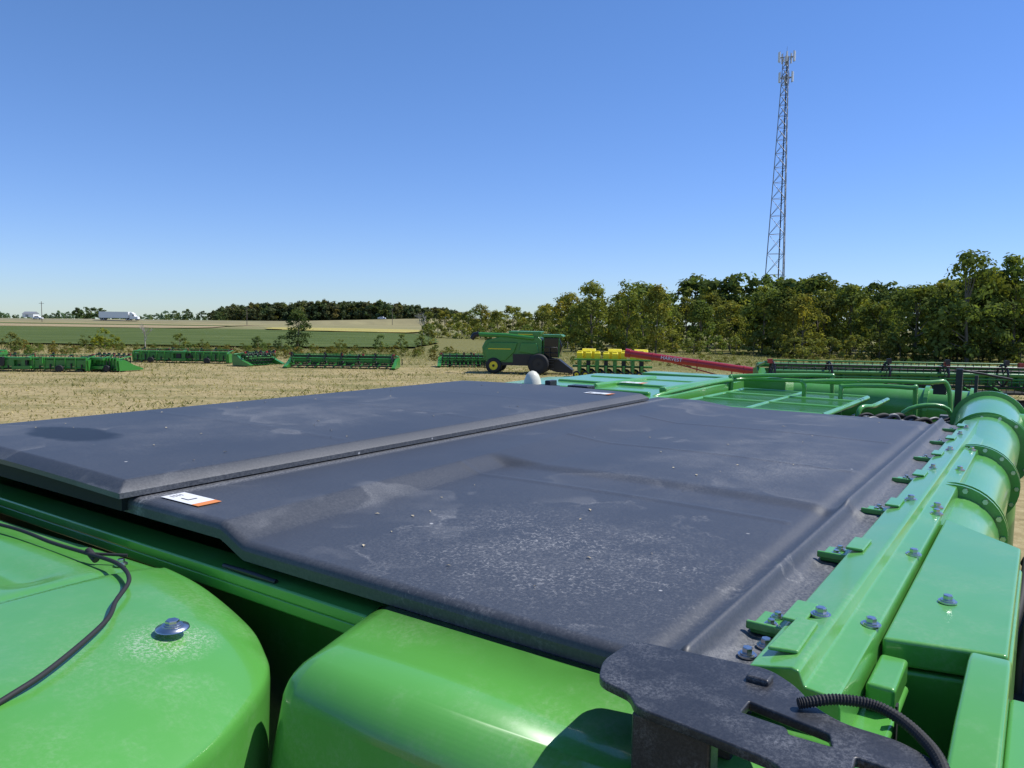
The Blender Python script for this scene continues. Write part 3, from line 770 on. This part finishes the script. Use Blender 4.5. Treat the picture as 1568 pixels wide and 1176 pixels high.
m.prism([(-3.6,1.15),(-3.8,2.3),(-3.5,2.9),(-2.2,3.25),(1.2,3.3),(1.5,3.0),(1.6,1.3),(.6,1.0),(-2.2,.95)],-1.30,1.30,0,'xz')
m.prism([(-1.3,3.25),(-1.5,3.75),(1.45,3.75),(1.25,3.25)],-1.25,1.25,0,'xz')
m.prism([(-3.3,1.0),(-3.6,2.1),(-3.1,2.75),(-.6,2.75),(-.9,1.9),(-1.7,1.15)],-1.46,-1.32,0,'xz')
m.prism([(-.5,1.95),(-.3,2.75),(1.1,2.75),(1.3,1.9),(.9,1.75)],-1.44,-1.32,0,'xz')
m.obj('body',[GREEN_FAR],D,.10,3)
m=MB()
m.prism([(1.62,1.5),(1.62,3.25),(3.0,3.25),(3.3,2.5),(3.0,1.5)],-.95,.95,0,'xz'); m.obj('cab_glass',[GLASS],D,.08)
m=MB()
m.prism([(1.45,3.27),(1.5,3.50),(3.2,3.50),(3.4,3.34),(3.3,3.27)],-1.1,1.1,0,'xz')
for x in (1.66,3.0):
    for y in (-.96,.96): m.tube([(x,y,1.5),(x,y,3.3)],.05,0,6)
m.tube([(-4.1,-1.2,3.42),(-1.6,-1.25,3.38),(.8,-1.3,3.15)],.19,0,14)
m.obj('cab_roof_and_auger',[GREEN_FAR],D,.03)
m=MB()
m.tube([(-4.1,-1.2,3.46),(-4.5,-1.2,3.36),(-4.75,-1.2,3.0)],[.23,.24,.2],0,12)
m.box((-3.2,-1.48,2.15),(-1.2,-1.462,2.22),1)
m.box((-3.4,-1.40,.75),(.5,-.9,1.0),0); m.box((-1.0,-1.42,1.0),(1.3,-1.33,1.75),0)
m.prism([(1.8,.5),(1.6,1.5),(3.0,1.3),(4.2,.4),(4.2,.1),(2.8,.2)],-.7,.7,0,'xz')
for pp in ([(1.5,-1.45,1.4),(1.5,-1.45,2.4),(2.9,-1.45,2.4),(2.9,-1.45,1.4)],[(1.5,-1.45,1.9),(2.9,-1.45,1.9)],[(2.2,-1.45,1.4),(2.2,-1.45,2.4)],[(3.2,-.9,2.6),(3.8,-1.5,2.9),(3.8,-1.5,2.3)]): m.tube(pp,.03,0,6)
m.box((1.5,-1.5,1.3),(2.9,-.9,1.38),0)
for z in (.5,.85,1.15): m.box((2.2,-1.6,z),(2.6,-1.35,z+.05),0)
m.box((-.6,-1.27,3.45),(.7,-1.255,3.53),1)
m.obj('trim',[BLACK,YELLOW],D)
m=MB()
wheel(m,1.3,-1.6,.92,.92,.75,2); wheel(m,1.3,1.6,.92,.92,.75,2); wheel(m,-2.7,-1.35,.70,.70,.5,1); wheel(m,-2.7,1.35,.70,.70,.5,1)
m.tube([(1.3,-1.5,.98),(1.3,1.5,.98)],.15,0,8)
m.obj('wheels',[RUBBER,YELLOW,BLACK],D)

# ================================================================ HEADERS
def header(px,d,Lh,rz=0,sz=.92):
    X=d*(px-784)/1178
    H=empty('harvester_header',(X,d,0),rz); H.scale=(1,1,sz); r=random.Random(int(px))
    m=MB(); h=Lh/2
    m.tube([(-h,.9,1.15),(h,.9,1.15)],.10,0,8); m.box((-h,.95,.45),(h,1.0,1.0),0); m.tube([(-h,.98,.35),(h,.98,.35)],.08,0,8); m.box((-h,-.4,.18),(h,.9,.26),2)
    for k in range(13):
        x=-h+Lh*k/12; m.prism([(-.75,.1),(1.05,.15),(1.1,1.2),(.8,1.2),(.75,.5),(-.3,.25)],x-.04,x+.04,0,'yz')
        m.box((x-.03+.3,1.0,.3),(x+.05+.3,1.12,.5+.5*r.random()),1)
    for s in (-h,h):
        m.prism([(-1.5,.08),(.9,.1),(1.0,1.0),(.4,1.05),(-.6,.55),(-1.6,.2)],s-.16,s+.16,0,'yz')
        m.tube([(s,.85,1.1),(s,-.5,1.32)],.06,0,6)
    m.tube([(0,.85,1.1),(0,-.5,1.3)],.06,0,6)
    for k in range(6):
        q=r.uniform(-h*.5,h*.5); w=r.uniform(.15,.5); m.box((q,1.0,.4+.4*r.random()),(q+w,1.25,1.0+.3*r.random()),r.choice((0,0,1)))
    m.box((-.7,1.0,.25),(.7,1.35,.5),0); m.box((-.7,1.0,1.0),(.7,1.3,1.2),0)
    m.obj('frame',[GREEN_FAR,BLACK,DARK],H)
    m=MB(); cy,cz,R=-.35,.95,.46
    m.tube([(-h+.3,cy,cz),(h-.3,cy,cz)],.08,1,8)
    for k in range(6):
        t=k*math.pi/3+.3; y_=cy+R*math.cos(t); z_=cz+R*math.sin(t)
        m.tube([(-h+.3,y_,z_),(h-.3,y_,z_)],.03,k%2,5)
        for q in np.arange(-h+.35,h-.3,.3): m.box((q,y_-.012,z_-.24),(q+.02,y_+.012,z_),0)
    for q in np.linspace(-h+.3,h-.3,7):
        for k in range(6):
            t=k*math.pi/3+.3; m.tube([(q,cy,cz),(q,cy+R*math.cos(t),cz+R*math.sin(t))],.025,0,4)
        ring=[(q,cy+R*.9*math.cos(t),cz+R*.9*math.sin(t)) for t in np.linspace(0,2*math.pi,13)]
        m.tube(ring,.05,0,4,caps=False)
        if r.random()<.6: m.box((q-.08,cy-.3,cz+.4),(q+.08,cy-.15,cz+.6),0)
    for s in (-h+.15,0,h-.15,h*.4): m.box((s-.09,-.6,1.28),(s+.09,-.45,1.46),2)
    m.obj('reel',[BLACK,GREEN_FAR,RED],H)
    m=MB()
    for s in (-h*.6,h*.6): 
        wheel(m,s,1.3,.3,.3,.2,1)
        m.tube([(s,1.3,.3),(s,.95,.5)],.05,0,6)
    m.obj('gauge_wheels',[RUBBER,BLACK],H)
    return H
header(45,61,9.5,math.pi+.06); header(165,62,3.6,math.pi-.3)
header(282,74,9,math.pi-.03); header(392,71,3.6,1.0); header(525,69,9.6,-.04)
header(710,73,4.6,.05); header(-70,70,8,0)

# ================================================================ PLANTER (yellow hoppers)
P=empty('row_crop_planter',(8.0,61.5,0),-.12)
m=MB(); hb=MB()
m.tube([(-3.2,.6,.9),(3.2,.6,.9)],.10,0,6); m.tube([(-3.0,-.6,1.5),(3.0,-.6,1.5)],.07,0,6)
m.tube([(0,.6,.9),(0,3.5,.7)],.1,0,6)
for k in range(8):
    x=-2.6+k*.70
    m.prism([(-.9,.35),(-.9,1.0),(.4,1.1),(.6,.8),(.2,.3)],x-.10,x+.10,0,'yz')
    m.box((x-.16,-.5,.6),(x+.16,.3,1.4),2 if k%2 else 0)
    m.tube([(x,.3,1.0),(x,-.6,1.5)],.04,0,5)
    wheel(m,x-.2,-.9,.3,.3,.12,1,2); wheel(m,x+.2,.2,.38,.38,.1,1,2)
    zo=random.uniform(-.06,.06)
    hb.prism([(-.30,1.55+zo),(-.34,2.0+zo),(-.2,2.13+zo),(.2,2.13+zo),(.34,2.0+zo),(.30,1.55+zo)],x-.24,x+.24,0,'yz')
    hb.box((x-.17,-.2,2.135+zo),(x+.17,.2,2.20+zo),0)
    if k%3==1: hb.prism([(.7,1.5),(.7,2.1),(.9,2.3),(1.5,2.3),(1.7,2.1),(1.7,1.5)],x-.55,x+.55,0,'yz')
m.obj('frame',[GREEN_FAR,YELLOW,RUBBER],P,.0); hb.obj('hoppers',[YELLOW],P,.07)

# ================================================================ RED AUGER
R=empty('grain_auger',(0,0,0))
m=MB()
p0=Vector((6.3,41,2.9)); p1=Vector((17.2,37,1.6))
m.tube([p0,p1],.19,0,16); m.tube([p0+Vector((-.25,.1,.03)),p0],.24,0,16)
for f in (.1,.3,.5,.7,.9):
    q=p0.lerp(p1,f); m.tube([q,q+(p1-p0).normalized()*.05],.22,0,16,smooth=False)
m.tube([p0.lerp(p1,.08),p0.lerp(p1,.45)+Vector((0,0,-.55)),p0.lerp(p1,.9)],.035,0,6)
for f in (.3,.45,.6): m.tube([p0.lerp(p1,f),p0.lerp(p1,f)+Vector((0,0,-.45))],.03,0,6)
c=p0.lerp(p1,.55)
for s in (-1,1):
    m.tube([c+Vector((0,0,-.1)),(c.x+.3,c.y+s*1.2,.35)],.05,0,6)
m.box((p1.x-.4,p1.y-.45,.3),(p1.x+.6,p1.y+.45,1.4),0)
m.obj('auger_tube',[RED],R)
m=MB(); wheel(m,c.x+.3,c.y-1.3,.38,.38,.25,1); wheel(m,c.x+.3,c.y+1.3,.38,.38,.25,1); m.tube([(c.x+.3,c.y-1.3,.38),(c.x+.3,c.y+1.3,.38)],.04,0,6)
m.box((p1.x-.3,p1.y-.3,.0),(p1.x+.2,p1.y+.3,.3),0); m.obj('auger_wheels',[RUBBER,WHITE],R)
tc=bpy.data.curves.new('auger_lettering','FONT'); tc.body='HARVEST'; tc.size=.27; tc.extrude=.003; tc.materials.append(WHITE)
to=bpy.data.objects.new('auger_lettering',tc); COL.objects.link(to); to.parent=R
d=(p1-p0).normalized(); nrm=Vector((-.25,-.9,.25)); nrm=(nrm-d*nrm.dot(d)).normalized(); up=nrm.cross(d)
to.matrix_world=Matrix.Translation(p0.lerp(p1,.14)+nrm*.196-up*.1)@Matrix((d,up,nrm)).transposed().to_4x4()

# dark reel header riding on its transport cart
Hh=header(1440,31,14,-.08,1.0); Hh.location.z=1.75
m=MB()
m.box((-6,.9,-.35),(6,1.05,-.15),0); m.box((-6,-.3,-.35),(6,-.15,-.15),0)
for x in (-4.8,4.8):
    for y in (-.9,1.5): wheel(m,x,y,-1.37,.38,.24,1)
    m.tube([(x,-.9,-1.37),(x,1.5,-1.37)],.05,0,6); m.box((x-.05,-.2,-1.37),(x+.05,1.0,-.3),0)
for x in (-5.5,-2,2,5.5): m.box((x-.05,.1,-.3),(x+.05,.9,.2),0)
m.obj('transport_cart',[RUBBER,RED],Hh)

# ================================================================ ROAD VEHICLES
def truck(x,y,z):
    E=empty('semi_truck',(x,y,z)); m=MB()
    m.box((-9,-1.3,1.1),(5.2,1.3,4.1),0)
    m.box((-9,-1.2,.95),(5.2,1.2,1.1),1)
    m.prism([(5.8,.7),(5.8,3.7),(6.6,3.9),(7.8,3.0),(8.1,2.0),(9.6,1.8),(9.7,.7)],-1.2,1.2,0,'xz')
    m.box((7.3,-1.22,2.1),(7.9,1.22,2.8),1)
    for xx in (-8,-6.8,4.3,5.6,9.0): wheel(m,xx,-1.0,.5,.5,.4,0,1); wheel(m,xx,1.0,.5,.5,.4,0,1)
    m.obj('trailer_and_cab',[WHITE,BLACK],E)
truck(-191,374,1.0)
def car(x,y,z,mat):
    E=empty('car',(x,y,z)); m=MB()
    m.prism([(-2.2,.35),(-2.25,.9),(-1.6,1.0),(-1.0,1.5),(.6,1.5),(1.2,1.0),(2.1,.85),(2.2,.35)],-.88,.88,0,'xz')
    m.prism([(-1.4,1.0),(-.95,1.42),(.55,1.42),(1.05,1.0)],-.90,.90,1,'xz')
    for xx in (-1.4,1.35): wheel(m,xx,-.8,.32,.32,.22,2,1); wheel(m,xx,.8,.32,.32,.22,2,1)
    m.obj('car_body',[mat,GLASS,GALV],E)
car(-229,372,.95,WHITE); car(-74,436,3.0,WHITE); car(-38,455,3.85,WHITE)
for px,d,h in ((378,330,8),(65,330,9),(600,420,9)):
    E=empty('utility_pole',(d*(px-784)/1178,d,0)); m=MB(); m.tube([(0,0,0),(0,0,h)],[.16,.11],0,8); m.box((-1.1,-.06,h-.9),(1.1,.06,h-.75),0); m.obj('pole',[BARK],E)
for px,d,w,h in ((48,640,9,4.5),):
    E=empty('farm_building',(d*(px-784)/1178,d,0)); m=MB(); m.box((-w/2,-4,0),(w/2,4,h*.6),0); m.prism([(-4.4,h*.6),(0,h),(4.4,h*.6)],-w/2-.3,w/2+.3,1,'yz'); m.box((-w*.2,-4.05,0),(w*.05,-4.01,h*.45),1)
    m.obj('walls_and_roof',[WHITE,GALV],E)

# ================================================================ LIGHT / SKY / CAMERA
ts=Vector((.66,.16,.95)).normalized()
sl=bpy.data.lights.new('sun','SUN'); sl.energy=5.0; sl.angle=math.radians(.53); sl.color=(1,.965,.91)
so=bpy.data.objects.new('sun',sl); COL.objects.link(so); so.rotation_euler=ts.to_track_quat('Z','Y').to_euler()
w=bpy.data.worlds.new('World'); S.world=w; w.use_nodes=True; nt=w.node_tree
sk=nt.nodes.new('ShaderNodeTexSky'); sk.sky_type='NISHITA'; sk.sun_disc=False
sk.sun_elevation=math.asin(ts.z); sk.sun_rotation=math.atan2(ts.x,ts.y); sk.altitude=0; sk.air_density=1.0; sk.dust_density=.0; sk.ozone_density=4.5
hs=nt.nodes.new('ShaderNodeHueSaturation'); hs.inputs['Saturation'].default_value=1.22
nt.links.new(sk.outputs[0],hs.inputs['Color'])
K=.14
sp=nt.nodes.new('ShaderNodeSeparateColor'); cb=nt.nodes.new('ShaderNodeCombineColor'); nt.links.new(hs.outputs[0],sp.inputs[0])
for i,(pw,cf) in enumerate(((.66,.56),(.76,.71),(1.0,1.04))):
    a=mth(nt,'MULTIPLY',mth(nt,'MAXIMUM',sp.outputs[i],0.),K); a=mth(nt,'POWER',a,pw); a=mth(nt,'MULTIPLY',a,cf/K); nt.links.new(a,cb.inputs[i])
bg=nt.nodes['Background']; nt.links.new(cb.outputs[0],bg.inputs[0]); bg.inputs[1].default_value=K
cam=bpy.data.cameras.new('camera'); cam.sensor_width=36; cam.lens=36*1178/1568; cam.clip_start=.02; cam.clip_end=20000
co=bpy.data.objects.new('camera',cam); COL.objects.link(co)
co.matrix_world=Matrix.Translation((0,0,4.7))@Matrix.Rotation(math.radians(90-4.9),4,'X')@Matrix.Rotation(math.radians(.8),4,'Z')
S.camera=co
S.view_settings.view_transform='Standard'; S.view_settings.look='None'; S.view_settings.exposure=0
